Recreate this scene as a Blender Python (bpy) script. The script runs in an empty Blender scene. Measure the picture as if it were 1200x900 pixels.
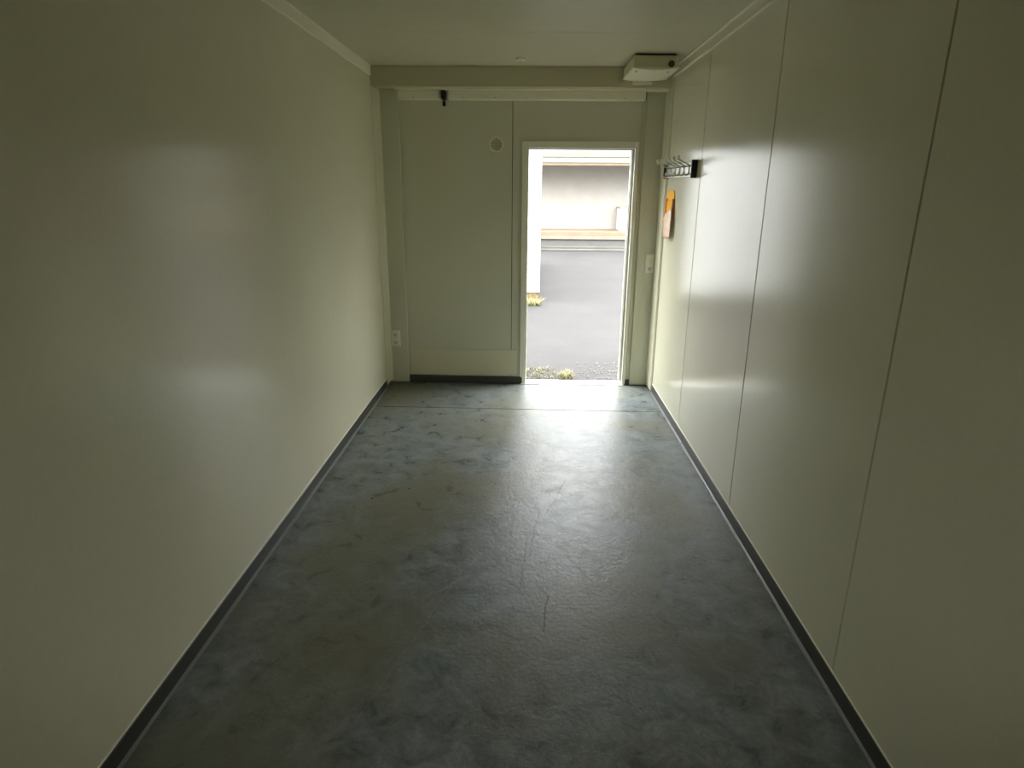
import bpy, bmesh, math, random
from mathutils import Vector, Matrix
random.seed(7)
SC = bpy.context.scene
COL = SC.collection

# ------------------------------------------------------------------ camera
F_PX, CX, D, CH = 749.42, 0.0372, 5.3771, 1.652
PITCH, YAW, ROLL = 0.2994, -0.023, 0.0075
cp, sp, cy, sy = math.cos(PITCH), math.sin(PITCH), math.cos(YAW), math.sin(YAW)
Fv = Vector((sy*cp, cy*cp, -sp)); Rv = Vector((cy, -sy, 0)); Uv = Rv.cross(Fv)
c_, s_ = math.cos(ROLL), math.sin(ROLL)
R2 = c_*Rv + s_*Uv; U2 = -s_*Rv + c_*Uv
cam_data = bpy.data.cameras.new('camera'); cam = bpy.data.objects.new('camera', cam_data); COL.objects.link(cam)
cam.matrix_world = Matrix(((R2.x, U2.x, -Fv.x, CX), (R2.y, U2.y, -Fv.y, -D), (R2.z, U2.z, -Fv.z, CH), (0, 0, 0, 1)))
cam_data.sensor_width = 36; cam_data.lens = F_PX*36/1200; cam_data.clip_start = .02; cam_data.clip_end = 300
SC.camera = cam

XL, XR, H = -1.1593, 1.1019, 2.5
YN = -5.95            # rear end of the room, behind the camera
DX0, DX1, DZ = 0.033, 0.870, 1.942       # clear door opening

# ------------------------------------------------------------------ materials
def mat(name, col, rough=.5, metal=0, spec=.5):
    m = bpy.data.materials.new(name); m.use_nodes = True
    b = m.node_tree.nodes['Principled BSDF']
    b.inputs['Base Color'].default_value = (*col, 1); b.inputs['Roughness'].default_value = rough
    b.inputs['Metallic'].default_value = metal; b.inputs['Specular IOR Level'].default_value = spec
    return m
class NT:
    def __init__(s, m):
        s.t = m.node_tree; s.n = s.t.nodes; s.b = s.n['Principled BSDF']
        s.co = s.n.new('ShaderNodeTexCoord').outputs['Object']
    def link(s, a, b): s.t.links.new(a, b)
    def map(s, scale=(1, 1, 1), loc=(0, 0, 0), rot=(0, 0, 0), src=None):
        m = s.n.new('ShaderNodeMapping'); m.inputs['Scale'].default_value = scale
        m.inputs['Location'].default_value = loc; m.inputs['Rotation'].default_value = rot
        s.link(src or s.co, m.inputs['Vector']); return m.outputs[0]
    def noise(s, scale, detail=4, rough=.55, vec=None, dist=0):
        m = s.n.new('ShaderNodeTexNoise'); m.inputs['Scale'].default_value = scale
        m.inputs['Detail'].default_value = detail; m.inputs['Roughness'].default_value = rough
        m.inputs['Distortion'].default_value = dist
        s.link(vec or s.co, m.inputs['Vector']); return m.outputs['Fac']
    def ramp(s, fac, stops, interp='LINEAR'):
        r = s.n.new('ShaderNodeValToRGB'); r.color_ramp.interpolation = interp
        e = r.color_ramp.elements
        while len(e) < len(stops): e.new(.5)
        for k, (p, c) in enumerate(stops):
            e[k].position = p; e[k].color = (c, c, c, 1) if isinstance(c, (int, float)) else (*c, 1)
        s.link(fac, r.inputs[0]); return r.outputs[0]
    def mix(s, fac, a, b, mode='MIX'):
        m = s.n.new('ShaderNodeMix'); m.data_type = 'RGBA'; m.blend_type = mode
        for v, i in ((fac, 0), (a, 6), (b, 7)):
            if isinstance(v, (int, float)): m.inputs[i].default_value = v if i == 0 else (v, v, v, 1)
            elif isinstance(v, tuple): m.inputs[i].default_value = (*v, 1)
            else: s.link(v, m.inputs[i])
        return m.outputs[2]
    def math(s, op, a, b=0, c=0):
        m = s.n.new('ShaderNodeMath'); m.operation = op
        for k, v in enumerate((a, b, c)):
            if isinstance(v, (int, float)): m.inputs[k].default_value = v
            else: s.link(v, m.inputs[k])
        return m.outputs[0]
    def bump(s, h, strength=.1, dist=.01, nrm=None):
        m = s.n.new('ShaderNodeBump'); m.inputs['Strength'].default_value = strength
        m.inputs['Distance'].default_value = dist; s.link(h, m.inputs['Height'])
        if nrm: s.link(nrm, m.inputs['Normal'])
        return m.outputs[0]

WALLC = (.775, .755, .582)
def wall_mat(name, col, rough=.20, streak=True):
    m = mat(name, col, rough, spec=.30); t = NT(m)
    n = t.noise(.9, 3); v = t.mix(1, t.ramp(n, [(.3, .93), (.7, 1.0)]), col, 'MULTIPLY')
    f = t.noise(60, 2); v = t.mix(.5, v, t.mix(1, t.ramp(f, [(.35, .95), (.65, 1.0)]), v, 'MULTIPLY'))
    t.link(v, t.b.inputs['Base Color'])
    b1 = t.bump(t.noise(1.3, 1, .3), .22, .012)
    b2 = t.bump(t.noise(340, 2), .06, .002, b1)
    t.link(b2, t.b.inputs['Normal']); return m
M = {}
M['wall'] = wall_mat('painted_wall_panel', WALLC)
M['endwall'] = wall_mat('painted_end_wall', (.70, .70, .57), .38)
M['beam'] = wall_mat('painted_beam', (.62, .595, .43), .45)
M['lowpanel'] = wall_mat('warm_low_panel', (.75, .72, .54), .45)
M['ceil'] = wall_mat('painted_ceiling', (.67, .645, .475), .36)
M['trim'] = mat('cream_trim', (.88, .86, .70), .45)
M['frame'] = mat('door_frame_paint', (.88, .87, .75), .4)
M['seam'] = mat('seam_shadow_gap', (.035, .033, .022), .8)
M['plastic'] = mat('white_plastic', (.90, .89, .80), .35)
M['cream_plastic'] = mat('cream_plastic', (.66, .64, .44), .45)
M['cream_plastic_light'] = mat('pale_cream_plastic', (.90, .87, .70), .35)
M['slat'] = mat('shiny_pale_slat', (.95, .92, .80), .25)
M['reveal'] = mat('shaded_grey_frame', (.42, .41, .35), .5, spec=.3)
M['black'] = mat('black_plastic', (.008, .008, .007), .5)
M['dark'] = mat('dark_hole', (.05, .045, .025), .8)
M['chrome'] = mat('dull_metal', (.52, .52, .48), .30, .9)
M['plate'] = mat('grey_metal_plate', (.60, .60, .52), .35, .3)
M['sill'] = mat('pale_sill_metal', (.86, .85, .78), .35, .2)
M['bead'] = mat('lit_skirting_toe', (.20, .21, .195), .45)
def glass_mat():
    m = bpy.data.materials.new('fill_window_glass'); m.use_nodes = True; t = m.node_tree; t.nodes.clear()
    o = t.nodes.new('ShaderNodeOutputMaterial'); mx = t.nodes.new('ShaderNodeMixShader'); fr = t.nodes.new('ShaderNodeFresnel')
    a = t.nodes.new('ShaderNodeBsdfTransparent'); g = t.nodes.new('ShaderNodeBsdfGlossy'); g.inputs['Roughness'].default_value = .02
    t.links.new(fr.outputs[0], mx.inputs[0]); t.links.new(a.outputs[0], mx.inputs[1]); t.links.new(g.outputs[0], mx.inputs[2]); t.links.new(mx.outputs[0], o.inputs[0])
    return m
M['glass'] = glass_mat()
M['gasket'] = mat('grey_gasket', (.28, .28, .22), .6)
def base_mat():
    m = mat('grey_vinyl_skirting', (.085, .09, .08), .38); t = NT(m)
    t.link(t.mix(t.noise(5, 4), (.045, .048, .04), (.075, .08, .07)), t.b.inputs['Base Color']); return m
M['base'] = base_mat(); M['base'].node_tree.nodes['Principled BSDF'].inputs['Specular IOR Level'].default_value = .3

def floor_mat():
    m = mat('mottled_grey_vinyl', (.12, .13, .13), .4, spec=.18); t = NT(m)
    big = t.noise(1.7, 4, .6, dist=.4); mid = t.noise(9, 5, .62, dist=.6); fine = t.noise(50, 6, .72, dist=.3)
    c = t.mix(t.ramp(big, [(.35, 0.), (.65, 1.)]), (.205, .220, .210), (.215, .250, .268))
    c = t.mix(t.ramp(mid, [(.35, .0), (.62, 1.)]), t.mix(1, c, (.66, .66, .66), 'MULTIPLY'), t.mix(1, c, (1.18, 1.17, 1.15), 'MULTIPLY'))
    c = t.mix(t.ramp(fine, [(.30, 0.), (.60, 1.)]), t.mix(1, c, (.76, .77, .74), 'MULTIPLY'), c)
    # olive foot-worn patch in the middle near the camera
    om = t.ramp(t.noise(1.1, 3, .5, t.map(loc=(3.1, 1.7, 0))), [(.45, 0.), (.62, 1.)])
    c = t.mix(t.math('MULTIPLY', om, .75), c, (.175, .172, .118))
    # dark specks
    vo = t.n.new('ShaderNodeTexVoronoi'); vo.inputs['Scale'].default_value = 5.0
    t.link(t.map((1, 1, 1)), vo.inputs['Vector'])
    sepc = t.n.new('ShaderNodeSeparateColor'); t.link(vo.outputs['Color'], sepc.inputs[0])
    speck = t.math('LESS_THAN', vo.outputs['Distance'], t.math('MULTIPLY', sepc.outputs[0], .045))
    wob = t.noise(60, 2)
    speck = t.math('MULTIPLY', speck, t.math('GREATER_THAN', wob, .42))
    speck = t.math('MULTIPLY', speck, t.math('GREATER_THAN', sepc.outputs[1], .35))
    # crinkled hair scratches
    v2 = t.n.new('ShaderNodeTexVoronoi'); v2.feature = 'DISTANCE_TO_EDGE'; v2.inputs['Scale'].default_value = 11
    wv = t.n.new('ShaderNodeVectorMath'); wv.operation = 'ADD'
    nn = t.n.new('ShaderNodeTexNoise'); nn.inputs['Scale'].default_value = 6; t.link(t.co, nn.inputs['Vector'])
    sc = t.n.new('ShaderNodeVectorMath'); sc.operation = 'SCALE'; sc.inputs['Scale'].default_value = .35
    t.link(nn.outputs['Color'], sc.inputs[0]); t.link(t.map((1, 1, 1), rot=(0, 0, .4)), wv.inputs[0]); t.link(sc.outputs[0], wv.inputs[1])
    t.link(wv.outputs[0], v2.inputs['Vector'])
    hair = t.math('MULTIPLY', t.math('LESS_THAN', v2.outputs['Distance'], .014), t.math('GREATER_THAN', t.noise(7, 2, vec=t.map(loc=(9, 2, 0))), .56))
    # drawn scratches: (x0,y0,x1,y1,width,dark?)
    sep = t.n.new('ShaderNodeSeparateXYZ')
    wob2 = t.n.new('ShaderNodeVectorMath'); wob2.operation = 'SCALE'; wob2.inputs['Scale'].default_value = .03
    t.link(nn.outputs['Color'], wob2.inputs[0])
    ad = t.n.new('ShaderNodeVectorMath'); ad.operation = 'ADD'; t.link(t.co, ad.inputs[0]); t.link(wob2.outputs[0], ad.inputs[1])
    t.link(ad.outputs[0], sep.inputs[0]); X, Y = sep.outputs[0], sep.outputs[1]
    def seg(x0, y0, x1, y1, w):
        L = math.hypot(x1-x0, y1-y0); ux, uy = (x1-x0)/L, (y1-y0)/L
        dx = t.math('SUBTRACT', X, x0+.015); dy = t.math('SUBTRACT', Y, y0+.015)
        al = t.math('ADD', t.math('MULTIPLY', dx, ux), t.math('MULTIPLY', dy, uy))
        ac = t.math('ABSOLUTE', t.math('SUBTRACT', t.math('MULTIPLY', dx, uy), t.math('MULTIPLY', dy, ux)))
        return t.math('MULTIPLY', t.math('LESS_THAN', ac, w),
                      t.math('MULTIPLY', t.math('GREATER_THAN', al, 0), t.math('LESS_THAN', al, L)))
    dk = None
    for a in SCR_DARK:
        k = seg(*a); dk = k if dk is None else t.math('MAXIMUM', dk, k)
    lt = None
    for a in SCR_LIGHT:
        k = seg(*a); lt = k if lt is None else t.math('MAXIMUM', lt, k)
    darkm = t.math('MAXIMUM', t.math('MAXIMUM', speck, t.math('MULTIPLY', hair, .35)), t.math('MULTIPLY', dk, .6))
    c = t.mix(t.math('MULTIPLY', darkm, .8), c, (.03, .03, .026))
    c = t.mix(t.math('MULTIPLY', lt, .35), c, (.30, .31, .29))
    t.link(c, t.b.inputs['Base Color'])
    r = t.mix(t.ramp(mid, [(.35, 0.), (.65, 1.)]), .27, .40)
    r = t.mix(t.math('MULTIPLY', t.ramp(fine, [(.5, 0.), (.7, 1.)]), .6), r, .24)
    r = t.mix(darkm, r, .7)
    t.link(r, t.b.inputs['Roughness'])
    b = t.bump(mid, .35, .005); b = t.bump(t.noise(20, 5, .7, dist=.8), .18, .005, b); b = t.bump(fine, .42, .004, b)
    b = t.bump(t.math('SUBTRACT', 1, darkm), .3, .001, b)
    t.link(b, t.b.inputs['Normal']); return m
SCR_DARK = [(.16, -2.33, .28, -1.93, .0016), (.06, -2.75, .12, -2.30, .0016), (.24, -2.75, .34, -2.95, .002), (.02, -3.05, .05, -2.62, .0018),
            (.12, -3.28, .14, -3.05, .003), (.20, -2.2, .30, -2.12, .0015)]
SCR_LIGHT = [(-.50, -3.75, -.16, -2.62, .0018), (-.45, -1.12, -.33, -.93, .003), (-.33, -.93, -.31, -.78, .003), (-.78, -.80, -.66, -.74, .003), (-.60, -3.9, -.52, -3.7, .0015)]
M['floor'] = floor_mat()

def asphalt_mat():
    m = mat('pale_asphalt', (.15, .145, .14), .9, spec=.06); t = NT(m)
    a = t.noise(1.2, 5, .6); b = t.noise(30, 4, .7)
    c = t.mix(t.ramp(a, [(.35, 0.), (.65, 1.)]), (.045, .043, .042), (.052, .0495, .048))
    c = t.mix(t.ramp(b, [(.35, .6), (.6, 0.)]), c, (.044, .042, .041))
    sp_ = t.ramp(t.noise(14, 4, .7, t.map((1, 2.2, 1))), [(.63, 0.), (.68, .5)])
    c = t.mix(sp_, c, (.082, .079, .074))
    t.link(c, t.b.inputs['Base Color']); t.link(t.bump(b, .4, .01), t.b.inputs['Normal']); return m
M['asphalt'] = asphalt_mat()
def render_mat(name, c0, c1, scale=2.5):
    m = mat(name, c0, .8, spec=.15); t = NT(m)
    t.link(t.mix(t.ramp(t.noise(scale, 5, .65), [(.35, 0.), (.65, 1.)]), c0, c1), t.b.inputs['Base Color']); return m
M['outwhite'] = render_mat('white_outdoor_steel', (.60, .60, .58), (.66, .66, .64))
M['fascia'] = render_mat('bleached_fascia', (.165, .163, .147), (.18, .178, .162))
M['farwall'] = render_mat('pale_far_wall', (.32, .305, .27), (.345, .33, .30))
M['timber'] = render_mat('pale_timber', (.185, .128, .082), (.20, .150, .105), 3)
M['timber2'] = render_mat('bleached_timber', (.165, .152, .120), (.18, .168, .138), 3)
M['kerb'] = render_mat('pale_kerb_concrete', (.085, .083, .073), (.10, .098, .088), 4)
M['deckgrey'] = render_mat('grey_plinth', (.10, .098, .092), (.115, .112, .104), 4)
M['roofgrey'] = mat('grey_roof_edge', (.22, .21, .185), .7)
M['rust'] = render_mat('rusty_block', (.07, .04, .018), (.20, .16, .08), 22)
M['straw'] = render_mat('dry_straw', (.19, .17, .09), (.26, .24, .15), 8)
M['stone'] = render_mat('pale_gravel', (.10, .098, .088), (.15, .145, .125), 20)
M['leaf'] = render_mat('olive_weed', (.16, .17, .06), (.30, .28, .12), 12)
M['orange'] = render_mat('orange_card', (.86, .40, .02), (.90, .47, .04), 40)
M['orange_dark'] = mat('brown_orange_edge', (.66, .27, .03), .6)
def bag_mat():
    m = mat('pinkish_film', (.80, .55, .40), .3); t = NT(m)
    t.link(t.mix(t.ramp(t.noise(26, 3), [(.35, 0.), (.65, 1.)]), (.78, .54, .38), (.70, .42, .22)), t.b.inputs['Base Color'])
    t.b.inputs['Transmission Weight'].default_value = 0
    return m
M['bag'] = bag_mat()

# ------------------------------------------------------------------ mesh helpers
class MB:
    def __init__(s): s.bm = bmesh.new()
    def box(s, x0, x1, y0, y1, z0, z1, mi=0, bev=0, seg=2):
        x0, x1 = min(x0, x1), max(x0, x1); y0, y1 = min(y0, y1), max(y0, y1); z0, z1 = min(z0, z1), max(z0, z1)
        v = [s.bm.verts.new(p) for p in ((x0,y0,z0),(x1,y0,z0),(x1,y1,z0),(x0,y1,z0),(x0,y0,z1),(x1,y0,z1),(x1,y1,z1),(x0,y1,z1))]
        f = [s.bm.faces.new([v[i] for i in q]) for q in ((3,2,1,0),(4,5,6,7),(0,1,5,4),(1,2,6,5),(2,3,7,6),(3,0,4,7))]
        for k in f: k.material_index = mi
        if bev:
            r = bmesh.ops.bevel(s.bm, geom=list({e for k in f for e in k.edges}), offset=bev, segments=seg, affect='EDGES', profile=.5)
            for k in r['faces']: k.material_index = mi
        return s
    def prism(s, pts, axis, a0, a1, mi=0):
        """closed 2-D outline extruded along axis (0,1,2); outline coords are the other two axes in order"""
        def P(p, a):
            q = [0, 0, 0]; o = [i for i in range(3) if i != axis]; q[o[0]] = p[0]; q[o[1]] = p[1]; q[axis] = a; return q
        A = [s.bm.verts.new(P(p, a0)) for p in pts]; B = [s.bm.verts.new(P(p, a1)) for p in pts]
        n = len(pts); fs = [s.bm.faces.new(A), s.bm.faces.new(B[::-1])]
        for i in range(n): fs.append(s.bm.faces.new((A[i], B[i], B[(i+1) % n], A[(i+1) % n])))
        for k in fs: k.material_index = mi
        return s
    def tube(s, pts, r, n=8, mi=0, caps=True):
        pts = [Vector(p) for p in pts]; rings = []
        rr = r if isinstance(r, (list, tuple)) else [r]*len(pts)
        for i, p in enumerate(pts):
            d = (pts[min(i+1, len(pts)-1)] - pts[max(i-1, 0)]).normalized()
            a = d.orthogonal().normalized() if i == 0 else (a - d*a.dot(d)).normalized()
            b = d.cross(a)
            rings.append([s.bm.verts.new(p + (a*math.cos(2*math.pi*k/n) + b*math.sin(2*math.pi*k/n))*rr[i]) for k in range(n)])
        for i in range(len(rings)-1):
            for k in range(n):
                f = s.bm.faces.new((rings[i][k], rings[i][(k+1) % n], rings[i+1][(k+1) % n], rings[i+1][k])); f.material_index = mi; f.smooth = True
        if caps:
            for q in (rings[0][::-1], rings[-1]): s.bm.faces.new(q).material_index = mi
        return s
    def disc(s, c, r, th, axis, n=32, mi=0, r2=None):
        q = [0, 0, 0]; q[axis] = th
        e = Vector(c) + Vector(q)
        return s.tube([c, tuple(e)], [r, r2 or r], n, mi)
    def sphere(s, c, r, mi=0, sc=(1, 1, 1)):
        g = bmesh.ops.create_uvsphere(s.bm, u_segments=12, v_segments=8, radius=r)
        for v in g['verts']: v.co = Vector(c) + Vector([v.co[i]*sc[i] for i in range(3)])
        for f in {f for v in g['verts'] for f in v.link_faces}: f.material_index = mi; f.smooth = True
        return s
    def build(s, name, mats, parent=None, origin=None):
        bmesh.ops.recalc_face_normals(s.bm, faces=s.bm.faces)
        me = bpy.data.meshes.new(name)
        if origin is None and parent is None:
            xs = [v.co for v in s.bm.verts]
            origin = Vector(((min(v.x for v in xs)+max(v.x for v in xs))/2, (min(v.y for v in xs)+max(v.y for v in xs))/2, min(v.z for v in xs)))
        off = Vector(origin) if parent is None else (parent_world(parent))
        for v in s.bm.verts: v.co -= off
        s.bm.to_mesh(me); s.bm.free()
        for m in (mats if isinstance(mats, (list, tuple)) else [mats]): me.materials.append(m)
        o = bpy.data.objects.new(name, me); COL.objects.link(o)
        if parent is None: o.location = off
        else: o.parent = parent
        return o
def parent_world(p):
    v = Vector((0, 0, 0))
    while p: v += p.location; p = p.parent
    return v
def tag(o, label, cat, group=None, kind=None):
    o['label'] = label; o['category'] = cat
    if group: o['group'] = group
    if kind: o['kind'] = kind
    return o
def thing(name, loc, label, cat, group=None):
    o = bpy.data.objects.new(name, None); COL.objects.link(o); o.location = loc; o.empty_display_size = .1
    return tag(o, label, cat, group)
def struct(o, label=None):
    o['kind'] = 'structure'
    if label: o['label'] = label
    return o
O0 = (0, 0, 0)

# ------------------------------------------------------------------ the room
# floor in two sheets with the joint across it near the door
b = MB(); b.box(XL-.12, XR+.12, YN-.1, .10, -.06, -.004, 1)
jl, jr = -.665, -.708
b.prism([(XL-.1, YN-.1), (XR+.1, YN-.1), (XR+.1, jr-.0045), (XL-.1, jl-.0045)], 2, -.004, 0)
b.prism([(XL-.1, jl+.0045), (XR+.1, jr+.0045), (XR+.1, .05), (XL-.1, .05)], 2, -.004, 0.0)
struct(b.build('floor', [M['floor'], M['seam']], origin=O0), 'mottled dark grey vinyl floor with a joint line near the door')

# side walls: panel skins over a dark backing, so that the joints are real gaps
T = .020
def side_wall(name, x, sgn, seams, gap, label):
    b = MB(); b.box(x+sgn*T, x+sgn*.10, YN-.1, .12, -.05, H+.08, 1)
    ys = [YN-.02] + seams + [.02]
    for i in range(len(ys)-1):
        g0 = gap/2 if i else 0; g1 = gap/2 if i < len(ys)-2 else 0
        b.box(x, x+sgn*(T+.001), ys[i]+g0, ys[i+1]-g1, .0, H, 0, bev=.0012, seg=1)
    return struct(b.build(name, [M['wall'], M['seam']], origin=O0), label)
side_wall('wall_left', XL, -1, [-4.72], .0015, 'cream painted steel wall to the left of the doorway wall')
side_wall('wall_right', XR, 1, [-4.73, -3.542, -2.355, -1.169], .0085, 'cream painted steel wall with dark vertical joints')

b = MB()
for (x0, x1, z0, z1) in ((XL-.1, DX0-.02, -.05, H+.08), (DX1+.02, XR+.1, -.05, H+.08), (DX0-.02, DX1+.02, DZ+.02, H+.08)):
    b.box(x0, x1, T, .10, z0, z1, 1)
sx = -.096; g = .0025
for (x0, x1, z0, z1) in ((XL, sx-g, .0, H), (sx+g, DX0-.02, .0, H), (DX0-.02, .905, DZ+.02, H), (.907, XR, 0, H), (DX1+.02, .905, 0, DZ+.02)):
    b.box(x0, x1, 0, T+.001, z0, z1, 0)
struct(b.build('wall_back', [M['endwall'], M['seam']], origin=O0), 'end wall with the open doorway')
WX0, WX1, WZ0, WZ1 = -.35, .29, 1.24, 1.74  # unseen rear window, added to let fill light into the room
b = MB()
for (x0, x1, z0, z1) in ((XL-.1, WX0, -.05, H+.08), (WX1, XR+.1, -.05, H+.08), (WX0, WX1, -.05, WZ0), (WX0, WX1, WZ1, H+.08)): b.box(x0, x1, YN-.1, YN, z0, z1)
struct(b.build('wall_front', M['wall'], origin=O0), 'cream wall at the other end of the room')
b = MB()
for (x0, x1, z0, z1) in ((WX0, WX0+.05, WZ0, WZ1), (WX1-.05, WX1, WZ0, WZ1), (WX0, WX1, WZ0, WZ0+.05), (WX0, WX1, WZ1-.05, WZ1)): b.box(x0, x1, YN-.07, YN+.01, z0, z1)
wf = struct(b.build('fill_window_1', M['frame'], origin=O0), 'unseen window added behind the camera for fill light')
MB().box(WX0+.04, WX1-.04, YN-.045, YN-.040, WZ0+.04, WZ1-.04).build('pane', M['glass'], wf)

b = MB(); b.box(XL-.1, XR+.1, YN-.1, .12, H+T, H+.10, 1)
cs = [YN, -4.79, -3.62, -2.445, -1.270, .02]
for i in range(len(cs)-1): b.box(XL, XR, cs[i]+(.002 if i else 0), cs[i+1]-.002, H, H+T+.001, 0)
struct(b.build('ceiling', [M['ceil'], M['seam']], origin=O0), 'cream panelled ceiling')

# boxed beam across the top of the end wall, with a thin lip
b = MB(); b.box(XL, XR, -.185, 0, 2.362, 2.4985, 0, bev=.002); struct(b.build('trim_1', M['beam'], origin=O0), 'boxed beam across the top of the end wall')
b = MB(); b.box(XL+.17, XR-.02, -.150, -.0, 2.350, 2.3625, 0); struct(b.build('trim_2', M['trim'], origin=O0), 'thin lip under the beam')
# cover strips between side walls and ceiling
def cover(name, x, sgn, wavy):
    b = MB(); n = 60; t = .010
    ys = [YN + (-.19-YN)*i/n for i in range(n+1)]
    def zlow(y): return 2.434 + (math.sin(y*9.3)*.0018 + math.sin(y*23+1)*.0012 if wavy else 0)
    rows = []
    for y in ys:
        z = zlow(y)
        if wavy: prof = [(0, z), (t*.6, z), (t, z+.004), (t, H-.006), (t*1.6, H-.001), (0, H-.001)]
        else: prof = [(0, z), (t*1.7, z), (t*1.7, z+.004), (t, z+.0045), (t, H-.014), (t*2.2, H-.009), (t*2.2, H-.001), (0, H-.001)]
        rows.append([b.bm.verts.new((x - sgn*p, y, q)) for p, q in prof])
    m = len(rows[0])
    for i in range(n):
        for k in range(m): b.bm.faces.new((rows[i][k], rows[i+1][k], rows[i+1][(k+1) % m], rows[i][(k+1) % m]))
    b.bm.faces.new(rows[0]); b.bm.faces.new(rows[-1][::-1])
    return struct(b.build(name, M['trim'], origin=O0), 'pale cover strip along the ceiling edge')
cover('trim_3', XL, -1, True); cover('trim_4', XR, 1, False)
# corner posts and covers of the end wall
b = MB(); b.box(XL, -.985, -.030, 0, .018, 2.362, 0, bev=.003); struct(b.build('trim_5', M['endwall'], origin=O0), 'boxed left corner post')
b = MB(); b.box(.936, XR, -.020, 0, .010, 2.350, 0, bev=.003); struct(b.build('trim_6', M['endwall'], origin=O0), 'boxed right corner post')
b = MB(); b.prism([(XL, -.160), (XL+.008, -.157), (XL+.012, -.12), (XL+.020, -.045), (XL+.034, -.030), (XL, -.030)], 2, .03, 2.43)
struct(b.build('trim_7', M['wall'], origin=O0), 'corner strip at the end of the left wall')
b = MB(); b.prism([(XR, -.200), (XR-.006, -.199), (XR-.016, -.190), (XR-.018, -.06), (XR-.026, -.020), (XR, -.020)], 2, .012, 2.43)
struct(b.build('trim_8', M['wall'], origin=O0), 'corner strip at the end of the right wall')
b = MB(); b.box(-.975, -.045, -.007, 0, .075, .302, 0, bev=.002); struct(b.build('trim_9', M['lowpanel'], origin=O0), 'low warmer panel strip left of the doorway')

# skirting: vinyl plate with a rounded toe, painted paler for the light it catches
def skirt_side(name, x, sgn, pieces):
    b = MB()
    for (y0, y1, dz) in pieces:
        t = .007
        b.prism([(x, 0.0), (x-sgn*t, 0.0), (x-sgn*t, .066+dz), (x-sgn*(t-.003), .0695+dz), (x, .0695+dz)], 1, y0, y1, 0)
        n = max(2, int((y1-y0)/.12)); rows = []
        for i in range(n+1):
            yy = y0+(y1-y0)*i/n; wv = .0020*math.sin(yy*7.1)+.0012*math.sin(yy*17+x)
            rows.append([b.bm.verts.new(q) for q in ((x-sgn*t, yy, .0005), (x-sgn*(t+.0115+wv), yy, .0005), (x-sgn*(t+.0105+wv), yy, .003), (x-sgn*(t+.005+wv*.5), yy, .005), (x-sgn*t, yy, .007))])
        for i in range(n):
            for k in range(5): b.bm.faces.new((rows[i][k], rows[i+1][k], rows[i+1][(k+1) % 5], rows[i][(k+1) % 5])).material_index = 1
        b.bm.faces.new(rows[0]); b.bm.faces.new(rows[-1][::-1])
        b.prism([(x, .0695+dz), (x-sgn*.004, .0695+dz), (x-sgn*.003, .074+dz), (x, .074+dz)], 1, y0, y1, 2)
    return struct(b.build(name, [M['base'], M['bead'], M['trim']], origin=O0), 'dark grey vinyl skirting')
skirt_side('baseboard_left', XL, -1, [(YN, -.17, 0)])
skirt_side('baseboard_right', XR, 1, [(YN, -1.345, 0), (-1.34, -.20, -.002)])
b = MB()
b.prism([(-.985, 0.0), (DX0-.052, 0.0), (DX0-.034, 0.0), (DX0-.034, .060), (-.985, .068)], 1, -.018, .0)
struct(b.build('baseboard_back', [M['base']], origin=O0), 'dark skirting left of the doorway')
b = MB(); b.box(.902, .934, -.012, 0, 0.0, .050); struct(b.build('baseboard_corner', [M['base']], origin=O0), 'short skirting end right of the doorway')

# door frame (the doorway stands open, no leaf in sight)
b = MB()
b.box(-.020, DX0, -.014, .006, 0, DZ+.052, 0, bev=.003)                 # left face
b.box(DX1, .897, -.014, .006, .0, DZ+.052, 0, bev=.003)                 # right face
b.box(DX0, DX1, -.014, .006, DZ, DZ+.052, 0, bev=.002)                 # head face
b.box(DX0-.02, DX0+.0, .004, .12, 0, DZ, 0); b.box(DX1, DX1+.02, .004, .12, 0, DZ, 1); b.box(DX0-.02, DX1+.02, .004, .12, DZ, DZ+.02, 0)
fr = struct(b.build('door_1', [M['frame'], M['reveal']], origin=O0), 'open doorway with pale painted steel frame')
b = MB()
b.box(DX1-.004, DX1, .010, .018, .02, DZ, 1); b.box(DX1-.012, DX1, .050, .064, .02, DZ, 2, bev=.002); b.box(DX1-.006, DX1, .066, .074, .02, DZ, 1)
b.box(DX1-.016, DX1, .100, .126, .02, DZ, 0, bev=.002)
b.box(DX0, DX0+.003, .05, .10, .02, DZ, 0)
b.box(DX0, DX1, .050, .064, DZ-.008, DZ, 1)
b.build('door_stop', [M['frame'], M['gasket'], M['reveal']], parent=fr)
b = MB(); b.box(-.012, .885, -.030, .045, .0, .006, 0, bev=.002); b.box(DX0, DX1, .045, .055, -.02, .002, 1); b.box(DX0, DX1, .055, .13, -.15, -.004, 0)
b.build('door_sill', [M['sill'], M['dark']], parent=fr)

# ------------------------------------------------------------------ things on the walls
# cable trunking under the beam: two lengths with a gap
def trunk(x0, x1, label):
    t = thing('cable_trunking', ((x0+x1)/2, 0, 2.287), label, 'cable trunking', None)
    MB().box(x0, x1, -.080, 0, 2.287, 2.349, 0, bev=.003).build('body', M['trim'], t)
    b = MB(); b.box(x0+.001, x1-.001, -.090, -.080, 2.289, 2.349, 0, bev=.003)
    b.box(x0+.001, x1-.001, -.0935, -.089, 2.330, 2.334, 0)
    x = x0+.12
    lid = b.build('lid', M['trim'], t)
    while x < x1-.05:
        MB().disc((x, -.0898, 2.297), .0035, -.0012, 1, 10).build('screw', M['gasket'], lid); x += .245
    MB().box(x1-.002, x1+.004, -.086, -.002, 2.290, 2.347, 0, bev=.001).build('end_cap', M['frame'] if x1 < 0 else M['gasket'], t)
trunk(-.975, -.662, 'short left length of cream cable trunking under the beam, in the left corner')
trunk(-.592, .915, 'long cream cable trunking under the beam, running above the doorway')
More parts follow.
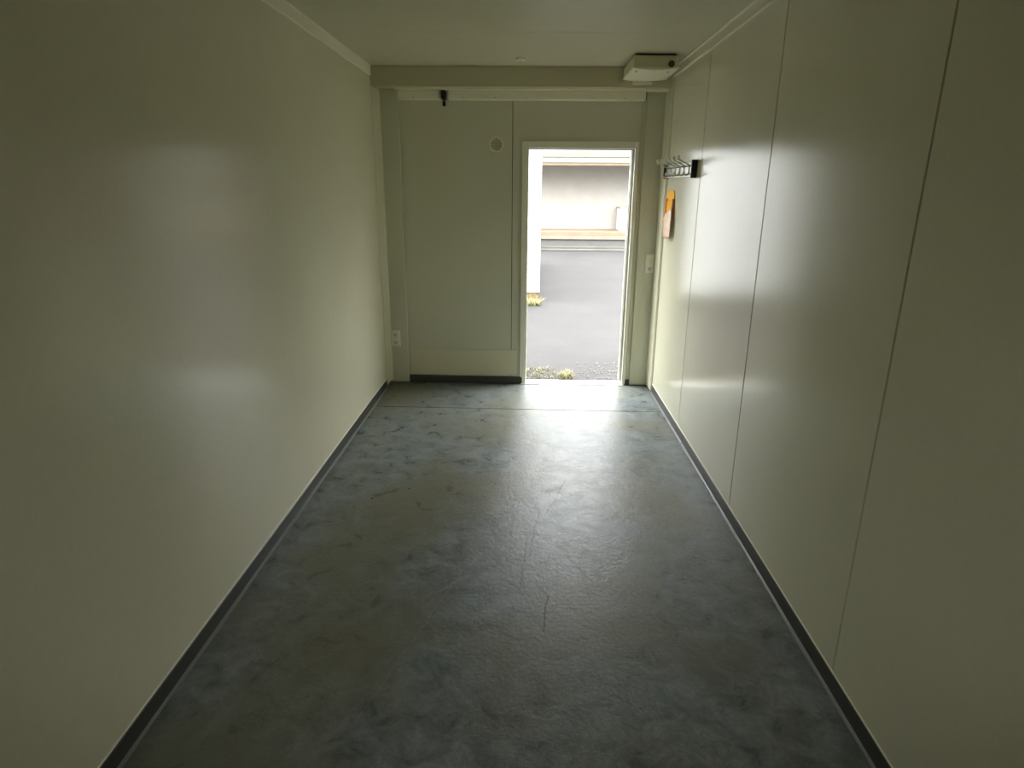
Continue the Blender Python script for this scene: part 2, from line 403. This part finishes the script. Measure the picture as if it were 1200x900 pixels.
# black clamp hanging in the gap
t = thing('black_clamp', (-.625, -.05, 2.24), 'small black clamp hanging in the gap between the two trunking lengths', 'clamp')
MB().box(-.640, -.612, -.100, -.0, 2.287, 2.349, 0, bev=.004).build('body', M['black'], t)
MB().tube([(-.628, -.085, 2.292), (-.620, -.090, 2.275), (-.626, -.088, 2.258)], .006, 8).build('hook', M['black'], t)
MB().box(-.632, -.608, -.096, -.078, 2.236, 2.272, 0, bev=.005).build('lever', M['black'], t)

# round ventilation grille
VC = (-.225, 1.967)
t = thing('round_vent', (VC[0], 0, VC[1]-.058), 'round slatted ventilation grille on the end wall, left of the doorway', 'vent')
b = MB()   # ring
n = 40; prof = [(.058, 0), (.058, -.006), (.054, -.010), (.047, -.010), (.045, -.006), (.045, 0)]
rings = [[b.bm.verts.new((VC[0]+r*math.cos(2*math.pi*k/n), y, VC[1]+r*math.sin(2*math.pi*k/n))) for r, y in prof] for k in range(n)]
for k in range(n):
    for j in range(len(prof)-1):
        f = b.bm.faces.new((rings[k][j], rings[(k+1) % n][j], rings[(k+1) % n][j+1], rings[k][j+1])); f.smooth = True
b.build('rim', M['cream_plastic_light'], t)
MB().disc((VC[0], -.0005, VC[1]), .0455, -.001, 1, 32).build('back_plate', M['gasket'], t)
for k in range(7):
    z = VC[1] - .036 + k*.012; w = math.sqrt(max(.045**2-(z-VC[1])**2, 0))*.98
    MB().prism([(-.0105, z-.0040), (-.0095, z-.0052), (-.003, z-.0010), (-.003, z+.0012)], 0, VC[0]-w, VC[0]+w).build('slat', M['slat'], t)

# sockets
def socket_face(b_parent, cx, y, cz, r=.019, holes=True):
    b = MB(); n = 28; prof = [(.0225, y-.0002), (.0225, y-.0022), (.0195, y-.0022), (.0185, y-.0004)]
    rings = [[b.bm.verts.new((cx+q*math.cos(2*math.pi*k/n), yy, cz+q*math.sin(2*math.pi*k/n))) for q, yy in prof] for k in range(n)]
    for k in range(n):
        for j in range(len(prof)-1): b.bm.faces.new((rings[k][j], rings[(k+1) % n][j], rings[(k+1) % n][j+1], rings[k][j+1]))
    o = b.build('socket_ring', M['plastic'], b_parent)
    MB().disc((cx, y-.0001, cz), .0188, -.0006, 1, 24).build('socket_well', M['frame'], o)
    for dx in (-.0095, .0095): MB().disc((cx+dx, y-.0006, cz+.001), .0048, -.0006, 1, 12).build('pin_hole', M['dark'], o)
    MB().box(cx-.007, cx+.007, y-.0012, y-.0004, cz-.0165, cz-.0105).build('earth_contact', M['dark'], o)
t = thing('double_socket', (-1.089, -.030, .329), 'white double wall socket low on the left corner post', 'socket')
MB().box(-1.130, -1.048, -.042, -.030, .329, .468, 0, bev=.005).build('face_plate', M['plastic'], t)
socket_face(t, -1.092, -.042, .433); socket_face(t, -1.088, -.042, .366)
t = thing('light_switch_with_socket', (1.040, -.020, .977), 'white light switch above a single socket, right of the doorway', 'switch')
MB().box(1.004, 1.078, -.032, -.020, .977, 1.132, 0, bev=.005).build('face_plate', M['plastic'], t)
MB().prism([(-.032, 1.066), (-.034, 1.067), (-.038, 1.118), (-.032, 1.120)], 0, 1.014, 1.068).build('rocker', M['cream_plastic_light'], t)
socket_face(t, 1.040, -.032, 1.015)

# box under the ceiling in the right corner
bx0, bx1, by0, by1 = .722, 1.010, -.68, -.186
t = thing('ceiling_box', ((bx0+bx1)/2, (by0+by1)/2, 2.39), 'cream box with bulging underside, up in the corner right of the doorway', 'ventilation box')
b = MB(); b.box(bx0, bx1, by0, by1, 2.412, 2.488, 0, bev=.003); b.build('casing', M['cream_plastic'], t)
MB().box(bx0+.015, bx1-.01, by0+.012, by1, 2.486, 2.4995).build('shadow_gap_fill', M['seam'], t)  # dark filler standing in for the shadow gap above the box
b = MB(); nx = 14; top = []; bot = []
for j, (yy) in enumerate((by0-.004, by0+.02, by1-.03, by1)):
    ru, rl = [], []
    for i in range(nx+1):
        u = i/nx; x = bx0-.006 + (bx1-bx0+.036*(j/3)+.010)*u
        sag = .012*math.sin(math.pi*min(1, u*1.05))**.6 + (.006 if j in (1, 2) else .0)*(1-abs(2*u-1))
        rl.append(b.bm.verts.new((x, yy, 2.412 - sag))); ru.append(b.bm.verts.new((x, yy, 2.415)))
    top.append(ru); bot.append(rl)
for j in range(3):
    for i in range(nx):
        for R in (bot, top): f = b.bm.faces.new((R[j][i], R[j][i+1], R[j+1][i+1], R[j+1][i])); f.smooth = True
for j in (0, 3):
    for i in range(nx): b.bm.faces.new((bot[j][i], bot[j][i+1], top[j][i+1], top[j][i]))
for j in range(3):
    for i in (0, nx): b.bm.faces.new((bot[j][i], bot[j+1][i], top[j+1][i], top[j][i]))
cov = b.build('lower_cover', M['cream_plastic_light'], t)  # paler than the casing: light on the underside put into the colour
MB().box(.79, .935, -.205, -.188, 2.375, 2.402, 0, bev=.006).build('catch', M['cream_plastic_light'], cov)
for sx_ in (.752, .965): MB().disc((sx_, -.60, 2.404), .006, -.006, 2, 12).build('screw', M['gasket'], cov)
MB().disc((.970, by0-.001, 2.436), .021, -.004, 1, 24).build('round_plug', M['dark'], t)

# small round cap on the ceiling
t = thing('ceiling_plate', (-.033, -.498, H-.006), 'small pale round plate on the ceiling in front of the doorway wall', 'ceiling plate')
b = MB(); b.tube([(-.033, -.498, H), (-.033, -.498, H-.012), (-.033, -.498, H-.016)], [.037, .036, .030], 28); b.build('disc', M['plastic'], t)
MB().sphere((-.033, -.498, H-.016), .010, sc=(1, 1, .3)).build('centre_pin', M['plate'], t)

# coat rack on the right wall
t = thing('coat_rack', (XR-.02, -.68, 1.715), 'metal coat rack with black end piece, on the right wall by the doorway', 'coat rack')
b = MB(); b.box(XR-.018, XR, -1.065, -.235, 1.722, 1.815, 0, bev=.003); b.box(XR-.040, XR-.016, -1.065, -.235, 1.722, 1.727, 0); b.build('rail', M['plate'], t)
MB().box(XR-.037, XR, -1.078, -1.062, 1.712, 1.823, 0, bev=.003).build('end_cap', M['black'], t)
MB().box(XR-.042, XR, -.238, -.226, 1.716, 1.819, 0, bev=.003).build('end_cap', M['black'], t)
for yb in (-1.030, -.895, -.765, -.632, -.478, -.345):
    x0 = XR-.040
    b = MB(); b.tube([(XR-.016, yb, 1.790), (x0, yb, 1.786), (x0-.002, yb, 1.760), (x0, yb, 1.738), (XR-.018, yb, 1.733)], .0042, 8)
    b.tube([(XR-.018, yb, 1.787), (x0, yb, 1.790), (x0-.068, yb, 1.824)], .0040, 8)
    b.tube([(x0, yb, 1.742), (x0-.020, yb, 1.730), (x0-.034, yb, 1.742)], .0036, 8)
    hk = b.build('hook', M['chrome'], t)
    MB().tube([(x0-.066, yb, 1.821), (x0-.073, yb, 1.831), (x0-.074, yb, 1.845), (x0-.073, yb, 1.850)], [.006, .0095, .0095, .004], 10).build('knob', M['plastic'], hk)
    MB().sphere((x0-.035, yb, 1.746), .008).build('knob', M['plastic'], hk)

# orange card and pinkish bag hanging on the right wall
t = thing('orange_holder', (XR, -.38, 1.44), 'orange holder with rounded top on the right wall, below the coat rack', 'holder')
oy0, oy1 = -.505, -.255
def arc(y0, y1, z0, z1, r, n=8):
    p = [(y0, z0), (y1, z0)]
    for k in range(n+1): a = math.pi/2*k/n; p.append((y1-r+r*math.cos(a), z1-r+r*math.sin(a)))
    for k in range(n+1): a = math.pi/2*k/n; p.append((y0+r-r*math.sin(a), z1-r+r*math.cos(a)))
    return p
MB().prism(arc(oy0, oy1, 1.43, 1.634, .065), 0, XR-.006, XR).build('back_card', M['orange'], t)
for (a, c) in ((oy0-.002, oy0+.026), (oy1-.026, oy1+.002)):
    b = MB(); b.box(XR-.017, XR, a, c, 1.43, 1.575, 0, bev=.002)
    for k in range(11): b.box(XR-.020, XR-.015, a+.003, c-.003, 1.437+k*.0125, 1.443+k*.0125)
    b.build('side_rail', M['orange_dark'], t)
MB().box(XR-.012, XR-.005, oy0+.03, oy1-.03, 1.43, 1.555, 0, bev=.003).build('front_pocket', M['orange'], t)
# bag: crumpled sheet with thickness
b = MB(); nu, nv = 14, 18
rnd = [[random.uniform(-1, 1) for _ in range(nv+1)] for _ in range(nu+1)]
def bagpt(i, j, s):
    u, v = i/nu, j/nv                       # u: 0 near camera side .. 1 far side
    ztop = 1.508 - .085*u**1.1; zbot = 1.292 + .006*math.sin(u*9)
    y = -.526 + .27*u*(.93+.07*v) - .012*(1-v)
    z = zbot + (ztop-zbot)*v
    th = .010 + .018*math.sin(math.pi*min(1, u*1.02))*(.4+.6*math.sin(math.pi*(.15+.8*v)))
    x = XR - .0215 - (.0035 + (th*.5 + .004*math.sin(u*17+v*5))*math.sin(math.pi*(.06+.88*u)) + .0015*rnd[i][j] if s else 0)
    return (x, y, z)
fr_ = [[b.bm.verts.new(bagpt(i, j, 1)) for j in range(nv+1)] for i in range(nu+1)]
bk_ = [[b.bm.verts.new(bagpt(i, j, 0)) for j in range(nv+1)] for i in range(nu+1)]
for G in (fr_, bk_):
    for i in range(nu):
        for j in range(nv): f = b.bm.faces.new((G[i][j], G[i+1][j], G[i+1][j+1], G[i][j+1])); f.smooth = True
for i in range(nu):
    for j in (0, nv): b.bm.faces.new((fr_[i][j], fr_[i+1][j], bk_[i+1][j], bk_[i][j]))
for j in range(nv):
    for i in (0, nu): b.bm.faces.new((fr_[i][j], fr_[i][j+1], bk_[i][j+1], bk_[i][j]))
tag(b.build('paper_bag', M['bag']), 'crumpled pinkish bag hanging from the orange holder', 'bag')

# ------------------------------------------------------------------ outdoors
G = -.15
b = MB(); b.box(-40, 40, -40, 60, G-.1, G); struct(b.build('ground', M['asphalt'], origin=O0), 'pale asphalt yard')
# building that this room belongs to, seen by the yard as the wall around the doorway
# white neighbouring cabin with a rusty block under its corner
t = thing('white_cabin', (-2.2, 7.4, G), 'white steel cabin standing in the yard, left edge of the doorway view', 'cabin')
MB().box(-5.6, .232, 4.93, 10.5, .02, 2.75, 0, bev=.01).build('body', M['outwhite'], t)
MB().box(-5.65, .245, 4.90, 10.55, 2.75, 2.86, 0, bev=.01).build('roof_edge', M['outwhite'], t)
for (x, y) in ((.08, 5.05), (.08, 10.2), (-5.3, 5.05), (-5.3, 10.2)):
    MB().box(x-.2, x+.14, y-.10, y+.20, G, .02, 0, bev=.012).build('support_block', M['rust'], t)
def blades(name, n, area, h, mats, label, seed, stones=0):
    random.seed(seed); b = MB()
    for _ in range(n):
        x = random.uniform(*area[0]); y = random.uniform(*area[1]); hh = random.uniform(.4, 1)*h
        a = random.uniform(0, 6.28); l = random.uniform(.3, 1.2)*hh
        p0 = Vector((x, y, G)); p1 = p0+Vector((math.cos(a)*l*.4, math.sin(a)*l*.4, hh*.7)); p2 = p0+Vector((math.cos(a)*l, math.sin(a)*l, hh))
        b.tube([p0, p1, p2], [.0045, .0035, .0008], 4, random.choice((0, 0, 1)))
    for _ in range(stones):
        x = random.uniform(*area[0]); y = random.uniform(*area[1]); r = random.uniform(.004, .012)
        g = bmesh.ops.create_icosphere(b.bm, subdivisions=1, radius=r)
        for v in g['verts']: v.co = Vector((x, y, G+r*.4)) + Vector((v.co.x*random.uniform(.7, 1.3), v.co.y, v.co.z*.6))
        for f in {f for v in g['verts'] for f in v.link_faces}: f.material_index = 2
    return tag(b.build(name, mats), label, 'weeds' if n else 'gravel', kind='stuff')
blades('dry_weeds', 130, ((.0, .25), (4.62, 4.84)), .13, [M['straw'], M['leaf'], M['stone']], 'dry weeds at the foot of the white cabin', 3)
blades('straw_litter', 150, ((-.1, .34), (.60, 1.0)), .045, [M['straw'], M['straw'], M['stone']], 'straw and gravel litter outside the left of the sill', 5, 130)
blades('weed_tuft', 110, ((.36, .50), (.62, .85)), .06, [M['straw'], M['leaf'], M['stone']], 'small weed tuft outside the middle of the sill', 6, 50)
blades('gravel', 0, ((.58, 1.1), (.62, 1.3)), .02, [M['straw'], M['straw'], M['stone']], 'loose pale gravel on the asphalt outside the doorway', 8, 170)

# far open-sided dock across the yard
FX0, FX1, FY = -6.5, 11.5, 14.6
t = thing('loading_dock', (2.5, 16.5, G), 'pale open fronted building with timber edges across the yard', 'building')
MB().box(FX0, FX1, 15.95, 16.1, G, 2.6).build('back_wall', M['farwall'], t)
MB().box(FX0, FX1, FY+.02, 16.0, G, .30).build('plinth', M['deckgrey'], t)
MB().box(FX0, FX1, FY-.02, FY+.10, .235, .355, 0, bev=.006).build('deck_beam', M['timber'], t)
MB().box(FX0, FX1, FY-.03, FY+.10, .130, .233, 0, bev=.006).build('deck_board', M['timber2'], t)
MB().box(FX0, FX1, FY+.10, 16.0, .30, .36).build('deck', M['timber'], t)
r_ = MB().box(FX0, FX1, FY+.0, 16.15, 2.345, 2.62).build('roof', M['outwhite'], t)
MB().box(FX0, FX1, FY-.05, FY+.06, 2.262, 2.340, 0, bev=.005).build('roof_beam', M['timber'], t)
b = MB(); b.box(FX0, FX1, FY-.07, FY, 2.340, 2.474); b.build('fascia', M['fascia'], t)
MB().box(FX0, FX1, FY-.05, FY, 2.474, 2.494).build('fascia_gap', M['roofgrey'], t)
MB().box(FX0, FX1, FY-.08, FY, 2.494, 2.566).build('upper_fascia', M['timber2'], t)
MB().box(FX0, FX1, FY-.06, FY, 2.566, 2.598).build('top_board', M['timber'], t)
for x in (FX0, FX1-.12): MB().box(x, x+.12, FY+.0, 16.1, .36, 2.36).build('side_wall', M['farwall'], t)
b = MB(); b.box(FX0, FX1, 13.75, 13.90, G, G+.05, 0, bev=.01); tag(b.build('kerb', M['kerb']), 'pale concrete kerb in front of the far building', 'kerb')
b = MB(); b.box(FX0, FX1, 14.30, 14.50, G, G+.09, 0, bev=.01); tag(b.build('drain_channel', M['kerb']), 'pale channel strip at the foot of the far building', 'drain channel')
b = thing('white_cabinet', (3.4, 15.2, .36), 'white box standing on the deck of the far building', 'cabinet')
MB().box(2.86, 4.3, 14.78, 15.85, .36, 1.035, 0, bev=.01).build('body', M['outwhite'], b)
MB().box(2.83, 4.33, 14.75, 15.88, 1.035, 1.075, 0, bev=.008).build('lid', M['roofgrey'], b)

# ------------------------------------------------------------------ light: bright overcast sky
w = bpy.data.worlds.new('sky'); SC.world = w; w.use_nodes = True
wt = w.node_tree; bg = wt.nodes['Background']; bg.inputs['Strength'].default_value = 5.0
tc = wt.nodes.new('ShaderNodeTexCoord'); sz = wt.nodes.new('ShaderNodeSeparateXYZ'); rp = wt.nodes.new('ShaderNodeValToRGB')
wt.links.new(tc.outputs['Generated'], sz.inputs[0]); wt.links.new(sz.outputs[2], rp.inputs[0]); wt.links.new(rp.outputs[0], bg.inputs['Color'])
rp.color_ramp.elements.new(.35)
for k, (p, v) in enumerate(((0.0, .22), (.40, 2.1), (.9, 3.0))):
    rp.color_ramp.elements[k].position = p; rp.color_ramp.elements[k].color = (.965*v, .985*v, 1.0*v, 1)
# daylight portal in the doorway only guides sampling
pl = bpy.data.lights.new('doorway_portal', 'AREA'); pl.shape = 'RECTANGLE'; pl.size = DX1-DX0; pl.size_y = DZ
po = bpy.data.objects.new('doorway_portal', pl); COL.objects.link(po); po.location = ((DX0+DX1)/2, .125, DZ/2)
po.rotation_euler = (-math.pi/2, 0, 0); pl.cycles.is_portal = True
pl2 = bpy.data.lights.new('fill_window_portal', 'AREA'); pl2.shape = 'RECTANGLE'; pl2.size = WX1-WX0; pl2.size_y = WZ1-WZ0
po2 = bpy.data.objects.new('fill_window_portal', pl2); COL.objects.link(po2); po2.location = ((WX0+WX1)/2, YN-.09, (WZ0+WZ1)/2)
po2.rotation_euler = (math.pi/2, 0, 0); pl2.cycles.is_portal = True

vs = SC.view_settings; vs.view_transform = 'Standard'; vs.look = 'None'; vs.gamma = 1; vs.use_curve_mapping = False; vs.exposure = .40
SC.display_settings.display_device = 'sRGB'
cy_ = SC.cycles; cy_.max_bounces = 16; cy_.diffuse_bounces = 12; cy_.glossy_bounces = 8; cy_.use_denoising = True
cy_.sample_clamp_indirect = 0
